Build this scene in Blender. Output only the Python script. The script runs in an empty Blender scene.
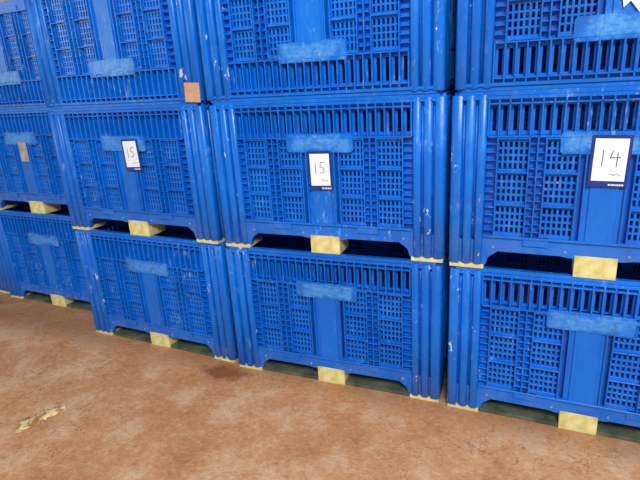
import bpy, bmesh, math, random
from mathutils import Vector, Matrix
random.seed(4)
scene = bpy.context.scene
scene.view_settings.view_transform = 'Standard'

# ---------------------------------------------------------------- node helpers
class NT:
    def __init__(s, name):
        s.m = bpy.data.materials.new(name); s.m.use_nodes = True
        s.t = s.m.node_tree; s.n = s.t.nodes; s.l = s.t.links
        s.b = s.n['Principled BSDF']
        s.tc = s.n.new('ShaderNodeTexCoord')
    def link(s, a, b): s.l.new(a, b)
    def val(s, sock, v):
        if isinstance(v, (int, float)): sock.default_value = v
        elif isinstance(v, tuple): sock.default_value = v
        else: s.l.new(v, sock)
    def math(s, op, a, b=0.0, c=None, clamp=False):
        n = s.n.new('ShaderNodeMath'); n.operation = op; n.use_clamp = clamp
        s.val(n.inputs[0], a); s.val(n.inputs[1], b)
        if c is not None: s.val(n.inputs[2], c)
        return n.outputs[0]
    def ramp(s, v, a, b):
        n = s.n.new('ShaderNodeMapRange'); n.clamp = True
        s.val(n.inputs[0], v); n.inputs[1].default_value = a; n.inputs[2].default_value = b
        return n.outputs[0]
    def noise(s, vec, scale, detail=4, rough=0.6, stretch=None, w=None):
        if stretch:
            mp = s.n.new('ShaderNodeMapping'); s.l.new(vec, mp.inputs[0]); mp.inputs['Scale'].default_value = stretch
            vec = mp.outputs[0]
        n = s.n.new('ShaderNodeTexNoise'); n.noise_dimensions = '4D' if w is not None else '3D'
        s.l.new(vec, n.inputs['Vector'])
        if w is not None: s.l.new(w, n.inputs['W'])
        n.inputs['Scale'].default_value = scale; n.inputs['Detail'].default_value = detail
        n.inputs['Roughness'].default_value = rough
        return n.outputs['Fac']
    def mix(s, f, a, b):
        n = s.n.new('ShaderNodeMix'); n.data_type = 'RGBA'
        s.val(n.inputs['Factor'], f); s.val(n.inputs[6], a); s.val(n.inputs[7], b)
        return n.outputs[2]
    def bump(s, h, strength, dist=0.01):
        n = s.n.new('ShaderNodeBump'); n.inputs['Strength'].default_value = strength
        n.inputs['Distance'].default_value = dist; s.l.new(h, n.inputs['Height'])
        s.l.new(n.outputs[0], s.b.inputs['Normal'])

def c(r, g, b): return (r, g, b, 1.0)

# ---------------------------------------------------------------- materials
def mat_blue():
    t = NT('blue_plastic')
    o = t.tc.outputs['Object']
    info = t.n.new('ShaderNodeObjectInfo')
    w = t.math('MULTIPLY', info.outputs['Random'], 37.0)
    sep = t.n.new('ShaderNodeSeparateXYZ'); t.link(o, sep.inputs[0])
    x, y, z = sep.outputs
    n1 = t.noise(o, 3.0, 4, 0.6, None, w)
    col = t.mix(t.ramp(n1, .35, .7), c(0.0, 0.125, 0.59), c(0.0, 0.18, 0.78))
    col = t.mix(t.math('MULTIPLY', info.outputs['Random'], 0.35), col, c(0.0, 0.075, 0.40))
    # scuffed, whitened mark plate
    ax = t.math('ABSOLUTE', x)
    ed = t.math('MULTIPLY', t.math('SUBTRACT', t.noise(o, 11, 5, .65, None, w), .5), .24)
    mx = t.ramp(t.math('ADD', ax, ed), .165, .12)
    zc = t.math('ABSOLUTE', t.math('SUBTRACT', z, .555))
    mz = t.ramp(t.math('ADD', zc, t.math('MULTIPLY', ed, .5)), .046, .026)
    plate = t.math('MULTIPLY', mx, mz)
    streak = t.ramp(t.noise(o, 34, 5, .7, (1, 1, 2.2), w), .38, .60)
    plate = t.math('MULTIPLY', plate, t.math('MULTIPLY_ADD', streak, .75, .2))
    col = t.mix(t.math('MULTIPLY', plate, .8), col, c(0.10, 0.36, 0.75))
    # dull scratches everywhere
    sc = t.ramp(t.noise(o, 9, 6, .75, (1, 1, .45), w), .53, .68)
    col = t.mix(t.math('MULTIPLY', sc, .35), col, c(0.02, 0.28, 0.84))
    # fine pale scratches, patchy
    reg = t.ramp(t.noise(o, 2.2, 3, .5, None, w), .46, .66)
    fs = t.ramp(t.noise(o, 28, 6, .8, (1.8, 1, .55), w), .565, .62)
    col = t.mix(t.math('MULTIPLY', t.math('MULTIPLY', fs, reg), .6), col, c(.36, .56, .84))
    # white paper / paint remains on the corner posts
    pm = t.ramp(ax, .42, .45)
    fl = t.ramp(t.noise(o, 15, 5, .72, (1, 1, .55), w), .635, .65)
    col = t.mix(t.math('MULTIPLY', t.math('MULTIPLY', fl, pm), .85), col, c(.66, .74, .80))
    # dust low down
    lo = t.ramp(z, .22, .05)
    du = t.ramp(t.noise(o, 12, 5, .7, None, w), .42, .68)
    dust = t.math('MULTIPLY', t.math('MULTIPLY', lo, du), .3)
    col = t.mix(dust, col, c(.20, .17, .16))
    br = t.ramp(t.noise(o, 5, 6, .75, (1, 1, .6), w), .58, .70)
    col = t.mix(t.math('MULTIPLY', br, .55), col, c(.035, .05, .12))
    t.link(col, t.b.inputs['Base Color'])
    r = t.math('MULTIPLY_ADD', n1, .3, .16)
    r = t.math('ADD', r, t.math('MULTIPLY', sc, .2))
    t.link(r, t.b.inputs['Roughness'])
    t.b.inputs['IOR'].default_value = 1.45
    t.bump(t.noise(o, 60, 3, .6, None, w), .15, .003)
    return t.m

def mat_noise(name, a, b, scale=8, rough=.7, bump=.2, lo=.35, hi=.65):
    t = NT(name); o = t.tc.outputs['Object']
    f = t.noise(o, scale, 6, .65)
    t.link(t.mix(t.ramp(f, lo, hi), c(*a), c(*b)), t.b.inputs['Base Color'])
    t.b.inputs['Roughness'].default_value = rough
    t.bump(f, bump, .004)
    return t.m

def mat_floor():
    t = NT('dusty_concrete'); o = t.tc.outputs['Object']
    big = t.noise(o, .9, 5, .6); med = t.noise(o, 3.4, 9, .74); fine = t.noise(o, 38, 6, .78)
    col = t.mix(t.ramp(big, .3, .7), c(.60, .275, .115), c(.72, .385, .185))
    col = t.mix(t.math('MULTIPLY', t.ramp(med, .49, .60), .65), col, c(.84, .57, .35))
    col = t.mix(t.math('MULTIPLY', t.ramp(med, .46, .36), .55), col, c(.44, .18, .065))
    col = t.mix(t.math('MULTIPLY', t.ramp(fine, .53, .66), .40), col, c(.90, .68, .48))
    col = t.mix(t.math('MULTIPLY', t.ramp(fine, .46, .32), .55), col, c(.26, .11, .045))
    vo = t.n.new('ShaderNodeTexVoronoi'); vo.feature = 'DISTANCE_TO_EDGE'; vo.inputs['Scale'].default_value = 2.6
    wv = t.n.new('ShaderNodeVectorMath'); wv.operation = 'ADD'
    nn = t.n.new('ShaderNodeTexNoise'); nn.inputs['Scale'].default_value = 5; nn.inputs['Detail'].default_value = 6
    t.link(o, nn.inputs['Vector']); t.link(o, wv.inputs[0]); t.link(nn.outputs['Color'], wv.inputs[1])
    t.link(wv.outputs[0], vo.inputs['Vector'])
    ln = t.math('MULTIPLY', t.ramp(vo.outputs['Distance'], .02, .004), t.ramp(big, .42, .55))
    col = t.mix(t.math('MULTIPLY', ln, .55), col, c(.24, .10, .045))
    # floor colour darkens towards the stacks, with an uneven edge
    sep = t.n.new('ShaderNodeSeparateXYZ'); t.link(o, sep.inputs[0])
    rear = t.ramp(t.math('ADD', sep.outputs[1], t.math('MULTIPLY', t.math('SUBTRACT', med, .5), .5)), -.14, .0)
    col = t.mix(t.math('MULTIPLY', rear, .45), col, c(.22, .09, .04))
    # damp stain beside the stacks
    dx = t.math('MULTIPLY', t.math('ADD', sep.outputs[0], 1.62), 6.0)
    dy = t.math('MULTIPLY', t.math('ADD', sep.outputs[1], .09), 10)
    d = t.math('SQRT', t.math('ADD', t.math('MULTIPLY', dx, dx), t.math('MULTIPLY', dy, dy)))
    d = t.math('ADD', d, t.math('MULTIPLY', t.math('SUBTRACT', t.noise(o, 11, 6, .75), .5), 2.0))
    st = t.ramp(d, 1.0, .5)
    col = t.mix(t.math('MULTIPLY', st, .78), col, c(.22, .06, .012))
    t.link(col, t.b.inputs['Base Color'])
    r = t.math('MULTIPLY_ADD', med, .4, .5)
    r = t.math('SUBTRACT', r, t.math('MULTIPLY', st, .45))
    t.link(r, t.b.inputs['Roughness'])
    t.b.inputs['IOR'].default_value = 1.35
    h = t.math('ADD', t.math('MULTIPLY', med, .7), t.math('MULTIPLY', fine, .3))
    t.bump(h, .75, .03)
    return t.m

M_BLUE = mat_blue()
M_YEL = mat_noise('yellow_foot_plastic', (.48, .42, .12), (.80, .73, .34), 14, .6, .4)
M_RUN = mat_noise('dusty_green_runner', (.03, .045, .035), (.13, .15, .09), 9, .75, .4)
M_FLOOR = mat_floor()
M_WALL = mat_noise('dark_block_wall', (.03, .035, .05), (.06, .06, .07), 3, .9, .3)
M_CEIL = mat_noise('sheet_ceiling', (.18, .19, .20), (.24, .25, .26), 3, .7, .1)
M_PAPER = mat_noise('white_paper', (.76, .81, .90), (.82, .87, .95), 10, .7, .05)
M_NAVY = mat_noise('navy_print', (.003, .020, .18), (.005, .030, .25), 10, .45, .05)
M_INK = mat_noise('marker_ink', (.03, .045, .10), (.045, .06, .13), 10, .6, .02)
M_CARD = mat_noise('tan_cardboard', (.50, .25, .15), (.64, .38, .25), 25, .8, .2)
M_OLD = mat_noise('stained_paper', (.24, .22, .24), (.50, .46, .46), 20, .8, .2)
M_HUSK = mat_noise('dry_husk', (.40, .20, .06), (.95, .76, .42), 25, .8, .5, .44, .60)
M_STEEL = mat_noise('rivet_steel', (.10, .20, .45), (.2, .3, .55), 30, .35, .05)

# ---------------------------------------------------------------- crate mesh
W, D, H = 1.18, 1.0, .76

def new_obj(name, me):
    ob = bpy.data.objects.new(name, me); scene.collection.objects.link(ob); return ob

def crate_mesh(name, variant):
    bm = bmesh.new()
    def box(T, u0, u1, z0, z1, d0, d1, mi=0):
        vs = [bm.verts.new(T @ Vector(p)) for p in
              ((u0, d0, z0), (u1, d0, z0), (u1, d1, z0), (u0, d1, z0),
               (u0, d0, z1), (u1, d0, z1), (u1, d1, z1), (u0, d1, z1))]
        for f in ((0, 1, 5, 4), (1, 2, 6, 5), (2, 3, 7, 6), (3, 0, 4, 7), (4, 5, 6, 7), (3, 2, 1, 0)):
            bm.faces.new([vs[i] for i in f]).material_index = mi
    def prism(pts, z0, z1, smooth=False, mi=0):
        a = [bm.verts.new((p[0], p[1], z0)) for p in pts]
        b = [bm.verts.new((p[0], p[1], z1)) for p in pts]
        n = len(pts)
        for i in range(n):
            f = bm.faces.new((a[i], a[(i + 1) % n], b[(i + 1) % n], b[i])); f.smooth = smooth; f.material_index = mi
        bm.faces.new(list(reversed(a))).material_index = mi; bm.faces.new(b).material_index = mi
    def plate(T, pts, d0, d1, mi=0):
        a = [bm.verts.new(T @ Vector((p[0], d0, p[1]))) for p in pts]
        b = [bm.verts.new(T @ Vector((p[0], d1, p[1]))) for p in pts]
        n = len(pts)
        bm.faces.new(a).material_index = mi; bm.faces.new(list(reversed(b))).material_index = mi
        for i in range(n):
            bm.faces.new((a[i], b[i], b[(i + 1) % n], a[(i + 1) % n])).material_index = mi

    zs = .085
    post = .150

    def side(T, w):
        hw = w / 2
        f0 = -hw + post; f1 = hw - post
        stem = .074
        ladder, gap, g2 = .040, .062, .022
        pw = (f1 - stem - ladder - gap - g2) / 2
        Z0, Z1 = .160, .585
        rows = [(.172, .284), (.310, .422), (.448, .560)]
        DW0, DW1 = .036, .043
        pts = [(f0 - .01, .02), (f0 + .012, .02), (f0 + .022, .055), (f0 + .06, zs), (-.13, zs), (-.10, zs - .006), (.10, zs - .006), (.13, zs),
               (f1 - .06, zs), (f1 - .022, .055), (f1 - .012, .02), (f1 + .01, .02), (f1 + .01, .158), (f0 - .01, .158)]
        plate(T, pts, .012, .040)
        box(T, f0, f1, .150, .160, .000, .040)
        for s in (-1, 1):
            box(T, s * .23 - .05, s * .23 + .05, .12, .16, .004, .014)
            for cx in (.115 * s, .40 * s if w > 1.1 else .3 * s):
                k = 8; r = .007
                plate(T, [(cx + r * math.cos(-i * math.tau / k), .105 + r * math.sin(i * math.tau / k)) for i in range(k)], .008, .014, 3)
        # centre stem
        box(T, -stem, stem, .150, .60, .014, .043)
        box(T, -stem, -stem + .006, .16, .56, .000, .04)
        box(T, stem - .006, stem, .16, .56, .000, .04)
        box(T, -.050, .050, .152, .52, .007, .02)
        hb = .168
        plate(T, [(-hb + .01, .512), (hb - .01, .512), (hb, .522), (hb, .590), (hb - .01, .600), (-hb + .01, .600), (-hb, .590), (-hb, .522)], .002, .036)
        # slotted fields
        for s in (-1, 1):
            xs = stem + g2
            segs = [('g', stem, xs), ('p', xs, xs + pw), ('l', xs + pw, xs + pw + gap), ('p', xs + pw + gap, xs + 2 * pw + gap),
                    ('l', xs + 2 * pw + gap, f1 + .005)]
            for kind, a, b in segs:
                if s < 0: a, b = -b, -a
                if kind in 'gl':
                    box(T, a, b, Z0 - .01, Z1, DW0, DW1)
                if kind == 'l':
                    z = Z0 + .02
                    while z < Z1 - .01:
                        box(T, a + .001, b - .001, z, z + .005, .010, .037)
                        z += .0335
                    if b - a > .05:
                        m = (a + b) / 2
                        box(T, m - .003, m + .003, Z0, Z1, .000, .037)
                if kind == 'p':
                    box(T, a - .003, a + .003, Z0, Z1, .000, .038)
                    box(T, b - .003, b + .003, Z0, Z1, .000, .038)
                    edges = [Z0 - .01] + [q for r in rows for q in r] + [Z1]
                    for i in range(0, len(edges), 2):
                        box(T, a, b, edges[i], edges[i + 1], .020, .040)
                    for zz in (.297, .435, .574):
                        box(T, a, b, zz - .003, zz + .003, .003, .036)
                    for (r0, r1) in rows:
                        n = 6
                        pitch = (b - a) / n
                        h3 = (r1 - r0) / 4
                        for q in (1, 2, 3):
                            box(T, a, b, r0 + q * h3 - .0046, r0 + q * h3 + .0046, .0205, .039)
                        for i in range(n + 1):
                            cx = a + i * pitch
                            box(T, max(a, cx - .0048), min(b, cx + .0048), r0, r1, .020, .040)
        # upper band of tall open cells
        box(T, f0, f1, .585, .602, .028, .043)
        box(T, f0, f1, .578, .585, .000, .040)
        box(T, f0, f1, .708, .715, .000, .040)
        box(T, f0, f1, .700, .740, .026, .043)
        n = max(8, round((f1 - f0) / .040)); pitch = (f1 - f0) / n
        for i in range(n + 1):
            cx = f0 + i * pitch
            box(T, cx - .0034, cx + .0034, .583, .730, .000, .040)
            if i < n: 
                box(T, cx, cx + pitch * .32, .590, .71, .032, .042)
                box(T, cx + pitch * .68, cx + pitch, .590, .71, .032, .042)
        # rim
        box(T, -hw + .02, hw - .02, .728, .742, .001, .043)
        box(T, -hw + .03, hw - .03, .742, H, .009, .036)
        # feet at mid side
        box(T, -.078, .078, 0, .094, .010, .150, 1)
        if variant == 'bottom':
            box(T, -hw + .16, -.078, 0, .018, .016, .13, 2)
            box(T, .078, hw - .16, 0, .018, .016, .13, 2)

    for ang, w, off in ((0, W, D / 2), (math.pi, W, D / 2), (math.pi / 2, D, W / 2), (-math.pi / 2, D, W / 2)):
        T = Matrix.Rotation(ang, 4, 'Z') @ Matrix.Translation((0, -off, 0))
        side(T, w)

    # corner posts : corrugated outline swept up, L shaped around the corner
    def ribs(L):
        out = []
        lay = [(.006, .048), (.058, .098), (.108, .146)]
        for k, (a, b) in enumerate(lay):
            dep = .030
            out.append((a, dep))
            for i in range(0, 9):
                th = math.pi * i / 8
                xx = (a + b) / 2 - math.cos(th) * (b - a) / 2
                out.append((xx, .018 - math.sin(th) ** .6 * .018))
            out.append((b, dep))
        return out
    prof = ribs(post)
    for sx in (-1, 1):
        for sy in (-1, 1):
            front = [(p[0], p[1]) for p in prof]
            side_pts = [(p[1], p[0]) for p in prof]
            first = [q for q in reversed(side_pts) if q[1] > .05]
            nx = [q for q in front if q[0] > .05]
            corner = [(.030, .048), (0.0, .046), (0.0, .022), (.003, .010), (.010, .003), (.022, 0.0), (.046, 0.0), (.048, .030)]
            pts = first + corner + nx + [(post, .043), (.043, .043), (.043, post)]
            q = []
            for (a, b) in pts:
                X = sx * (W / 2 - a); Y = sy * (D / 2 - b)
                q.append((X, Y))
            if sx * sy < 0: q.reverse()
            prism(q, .020, .748, True)
            cx = sx * (W / 2 - .08); cy = sy * (D / 2 - .08)
            I = Matrix.Identity(4)
            box(I, cx - .060, cx + .060, .018, .13, cy - .060, cy + .060)
            box(I, cx - .074, cx + .074, 0, .0205, cy - .074, cy + .074, 1)
    I = Matrix.Identity(4)
    box(I, -.08, .08, 0, .13, -.08, .08)
    box(I, -W / 2 + .03, W / 2 - .03, .125, .145, -D / 2 + .03, D / 2 - .03)
    bmesh.ops.remove_doubles(bm, verts=bm.verts, dist=1e-6)
    bmesh.ops.recalc_face_normals(bm, faces=bm.faces)
    me = bpy.data.meshes.new(name); bm.to_mesh(me); bm.free()
    for m in (M_BLUE, M_YEL, M_RUN, M_STEEL): me.materials.append(m)
    ob = bpy.data.objects.new('tmp', me); scene.collection.objects.link(ob)
    bv = ob.modifiers.new('b', 'BEVEL'); bv.width = .0016; bv.segments = 1; bv.limit_method = 'ANGLE'; bv.angle_limit = math.radians(50)
    bv.use_clamp_overlap = True
    dg = bpy.context.evaluated_depsgraph_get()
    me2 = bpy.data.meshes.new_from_object(ob.evaluated_get(dg))
    me2.name = name
    bpy.data.objects.remove(ob)
    return me2

MESH = {v: crate_mesh('pallet_crate_' + v, v) for v in ('bottom', 'middle')}
MESH['top'] = MESH['middle']

# columns: (x_left, y_left, y_right)
cols = [(-5.27, .36, .34), (-4.03, .30, .27), (-2.790, .045, .005), (-1.572, -.020, .012), (-.358, .000, -.005), (.900, .01, .02)]
jit = [(0, 0, 0), (.006, .006, .2), (-.004, .004, -.2)]
crates = {}
for ci, (xl, yl, yr) in enumerate(cols):
    ang = math.atan2(yr - yl, W)
    for r, v in enumerate(('bottom', 'middle', 'top')):
        ob = new_obj('plastic_pallet_crate', MESH[v])
        j = jit[r]
        k = 1 if ci % 2 else -1
        az = ang + math.radians(j[2] * k)
        ctr = Vector((xl + W / 2, (yl + yr) / 2, r * H)) + Vector((j[0] * k, j[1] * k, 0))
        off = Matrix.Rotation(az, 3, 'Z') @ Vector((0, D / 2, 0))
        ob.location = ctr + off
        ob.rotation_euler = (0, 0, az)
        if v == 'top':          # the top row is stored upside down, rim on rim
            ob.rotation_euler = (0, math.pi, az)
            ob.location.z += H
        crates[(ci, r)] = (ctr + off, az)

# ---------------------------------------------------------------- labels
def sheet(bm, pts, y, mi):
    vs = [bm.verts.new((p[0], y, p[1])) for p in pts]
    bm.faces.new(vs).material_index = mi
def ribbon(bm, pts, y, wd, mi):
    for i in range(len(pts) - 1):
        a = Vector(pts[i]); b = Vector(pts[i + 1]); d = (b - a).normalized() * wd * .4
        nrm = Vector((-d.y, d.x)).normalized() * wd / 2
        a2, b2 = a - d, b + d
        sheet(bm, [a2 - nrm, b2 - nrm, b2 + nrm, a2 + nrm], y, mi)
ONE = [(-.026, .030), (-.025, .003), (-.026, -.030)]
FOUR = [(.008, .030), (.000, .002), (.034, .004)]
FOURB = [(.024, .022), (.023, -.032)]
FIVE = [(.004, .032), (.002, .008), (.014, .010), (.023, .000), (.024, -.012), (.017, -.022), (.004, -.024), (-.002, -.020)]
FIVEB = [(.004, .032), (.028, .036)]
def label(crate, u, z, w, h, digits, tilt, foot=True):
    loc, az = crate
    bm = bmesh.new()
    t = .003
    r = bmesh.ops.create_cube(bm, size=1)
    bmesh.ops.scale(bm, vec=(w, t, h), verts=r['verts'])
    for f in bm.faces: f.material_index = 1
    bw = w * .085
    z0 = -h / 2 + h * .12; z1 = h / 2 - h * .065
    sheet(bm, [(-w / 2 + bw, z0), (w / 2 - bw, z0), (w / 2 - bw, z1), (-w / 2 + bw, z1)], -t / 2 - .0004, 0)
    s = w / .135
    zc = .012 * s
    def st(p): ribbon(bm, [(a * s, b * s + zc) for a, b in p], -t / 2 - .0009, .0034 * s, 2)
    st(ONE)
    if digits == '14': st(FOUR); st(FOURB)
    else: st(FIVE); st(FIVEB)
    rnd = random.Random(int(digits) + int(u * 1000))
    x = .002
    pts = []
    while x < .046:
        pts.append((x * s, (-.052 + rnd.uniform(-.004, .005)) * s)); x += .004
    ribbon(bm, pts, -t / 2 - .0009, .0020 * s, 2)
    x = .004
    while x < w / 2 - .012:
        l = rnd.uniform(.002, .005)
        sheet(bm, [(x, -h / 2 + .006), (x + l, -h / 2 + .006), (x + l, -h / 2 + .013), (x, -h / 2 + .013)], -t / 2 - .0006, 0)
        x += l + .0018
    me = bpy.data.meshes.new('number_label'); bm.to_mesh(me); bm.free()
    for m in (M_PAPER, M_NAVY, M_INK): me.materials.append(m)
    ob = new_obj('number_label', me)
    R = Matrix.Rotation(az, 4, 'Z')
    ob.matrix_world = Matrix.Translation(loc) @ R @ Matrix.Translation((u, -D / 2 - .0024, z)) @ Matrix.Rotation(tilt, 4, 'Y')
    return ob
label(crates[(4, 1)], .006, .487, .135, .198, '14', math.radians(1))
label(crates[(3, 1)], .002, .426, .120, .188, '15', math.radians(-1))
label(crates[(2, 1)], .058, .492, .120, .180, '15', math.radians(-2))

def patch(name, crate, u, z, pts, mat, d=.0):
    loc, az = crate
    bm = bmesh.new()
    a = [bm.verts.new((p[0], -.0015, p[1])) for p in pts]; b = [bm.verts.new((p[0], .0015, p[1])) for p in pts]
    bm.faces.new(a); bm.faces.new(list(reversed(b))); n = len(pts)
    for i in range(n): bm.faces.new((a[i], b[i], b[(i + 1) % n], a[(i + 1) % n]))
    bmesh.ops.recalc_face_normals(bm, faces=bm.faces)
    me = bpy.data.meshes.new(name); bm.to_mesh(me); bm.free(); me.materials.append(mat)
    ob = new_obj(name, me)
    ob.matrix_world = Matrix.Translation(loc) @ Matrix.Rotation(az, 4, 'Z') @ Matrix.Translation((u, -D / 2 + d, z))
    return ob
patch('cardboard_tag', crates[(2, 2)], .535, .055, [(-.05, -.045), (.045, -.05), (.05, .045), (-.045, .05)], M_CARD, -.002)
patch('stained_paper_tag', crates[(1, 1)], .02, .465, [(-.045, -.07), (.035, -.075), (.04, .065), (-.04, .07)], M_OLD, -.002)
patch('torn_white_sticker', crates[(4, 2)], .012, .278, [(-.05, .03), (-.035, .010), (-.03, -.015), (-.01, .005), (.00, -.008), (.02, -.034), (.03, -.008), (.045, -.022), (.06, -.02), (.055, .05), (.0, .07), (-.03, .05)], M_PAPER, -.002)

# ---------------------------------------------------------------- floor debris
def husk(x, y, L, Wd, rot):
    bm = bmesh.new(); n = 18; m = 6
    grid = []
    rnd = random.Random(11)
    for i in range(n + 1):
        t = i / n; row = []
        ww = Wd * (math.sin(math.pi * min(1, t * 1.02)) ** .7 + .12) * rnd.uniform(.35, 1.25)
        sh = rnd.uniform(-.012, .012)
        for j in range(m + 1):
            s = j / m - .5
            row.append(bm.verts.new(((t - .5) * L, s * ww + sh + .012 * math.sin(t * 5), .003 + .010 * (1 - (2 * s) ** 2) * math.sin(math.pi * t) * rnd.uniform(.4, 1.1))))
        grid.append(row)
    for i in range(n):
        for j in range(m):
            bm.faces.new((grid[i][j], grid[i + 1][j], grid[i + 1][j + 1], grid[i][j + 1])).smooth = True
    me = bpy.data.meshes.new('dry_leaf_husk'); bm.to_mesh(me); bm.free(); me.materials.append(M_HUSK)
    ob = new_obj('dry_leaf_husk', me); ob.location = (x, y, 0); ob.rotation_euler = (0, 0, rot)
    md = ob.modifiers.new('thick', 'SOLIDIFY'); md.thickness = .002; md.offset = 1
husk(-2.31, -.77, .27, .09, math.radians(80))

# ---------------------------------------------------------------- room shell
def slab(name, x0, x1, y0, y1, z0, z1, mat):
    bm = bmesh.new(); r = bmesh.ops.create_cube(bm, size=1)
    bmesh.ops.scale(bm, vec=(x1 - x0, y1 - y0, z1 - z0), verts=r['verts'])
    bmesh.ops.translate(bm, vec=((x0 + x1) / 2, (y0 + y1) / 2, (z0 + z1) / 2), verts=r['verts'])
    me = bpy.data.meshes.new(name); bm.to_mesh(me); bm.free(); me.materials.append(mat)
    return new_obj(name, me)
slab('floor', -9, 7, -9, 1.8, -.1, 0, M_FLOOR)
slab('wall_back', -9, 7, 1.8, 1.95, 0, 5, M_WALL)
slab('wall_left', -9.15, -9, -1.0, 1.95, 0, 5, M_WALL)
slab('ceiling', -9, 7, -2.6, 1.95, 5, 5.1, M_CEIL)

# ---------------------------------------------------------------- light
w = bpy.data.worlds.new('World'); scene.world = w; w.use_nodes = True
bg = w.node_tree.nodes['Background']; bg.inputs[0].default_value = (.97, .98, 1.0, 1); bg.inputs[1].default_value = .46
def area(name, loc, target, sx, sy, power, col):
    l = bpy.data.lights.new(name, 'AREA'); l.shape = 'RECTANGLE'; l.size = sx; l.size_y = sy; l.energy = power; l.color = col
    ob = bpy.data.objects.new(name, l); scene.collection.objects.link(ob); ob.location = loc
    ob.rotation_euler = (Vector(target) - Vector(loc)).to_track_quat('-Z', 'Y').to_euler()
area('doorway_light', (1.6, -4.8, 4.9), (-.4, -.4, .4), 2.4, 1.4, 450, (1, .98, .95))
area('side_door_light', (-8.6, -4.5, 2.6), (-2.5, 0, 1.0), 2.2, 1.6, 70, (.95, .98, 1))

# ---------------------------------------------------------------- camera
f = 504.0
dn = Vector((94, 1543, f)).normalized()
lf = Vector((-1172, -93, f)); lf = (lf - dn * lf.dot(dn)).normalized()
Xc, Zc = -lf, -dn
Yc = Zc.cross(Xc)
right = Vector((Xc.x, Yc.x, Zc.x)); up = -Vector((Xc.y, Yc.y, Zc.y)); back = -Vector((Xc.z, Yc.z, Zc.z))
cam = bpy.data.cameras.new('camera'); co = bpy.data.objects.new('camera', cam); scene.collection.objects.link(co)
m = Matrix((right, up, back)).transposed().to_4x4(); m.translation = (0, -2.19, 1.62)
co.matrix_world = m
cam.sensor_width = 36; cam.lens = f / 640 * 36; cam.clip_start = .05
scene.camera = co
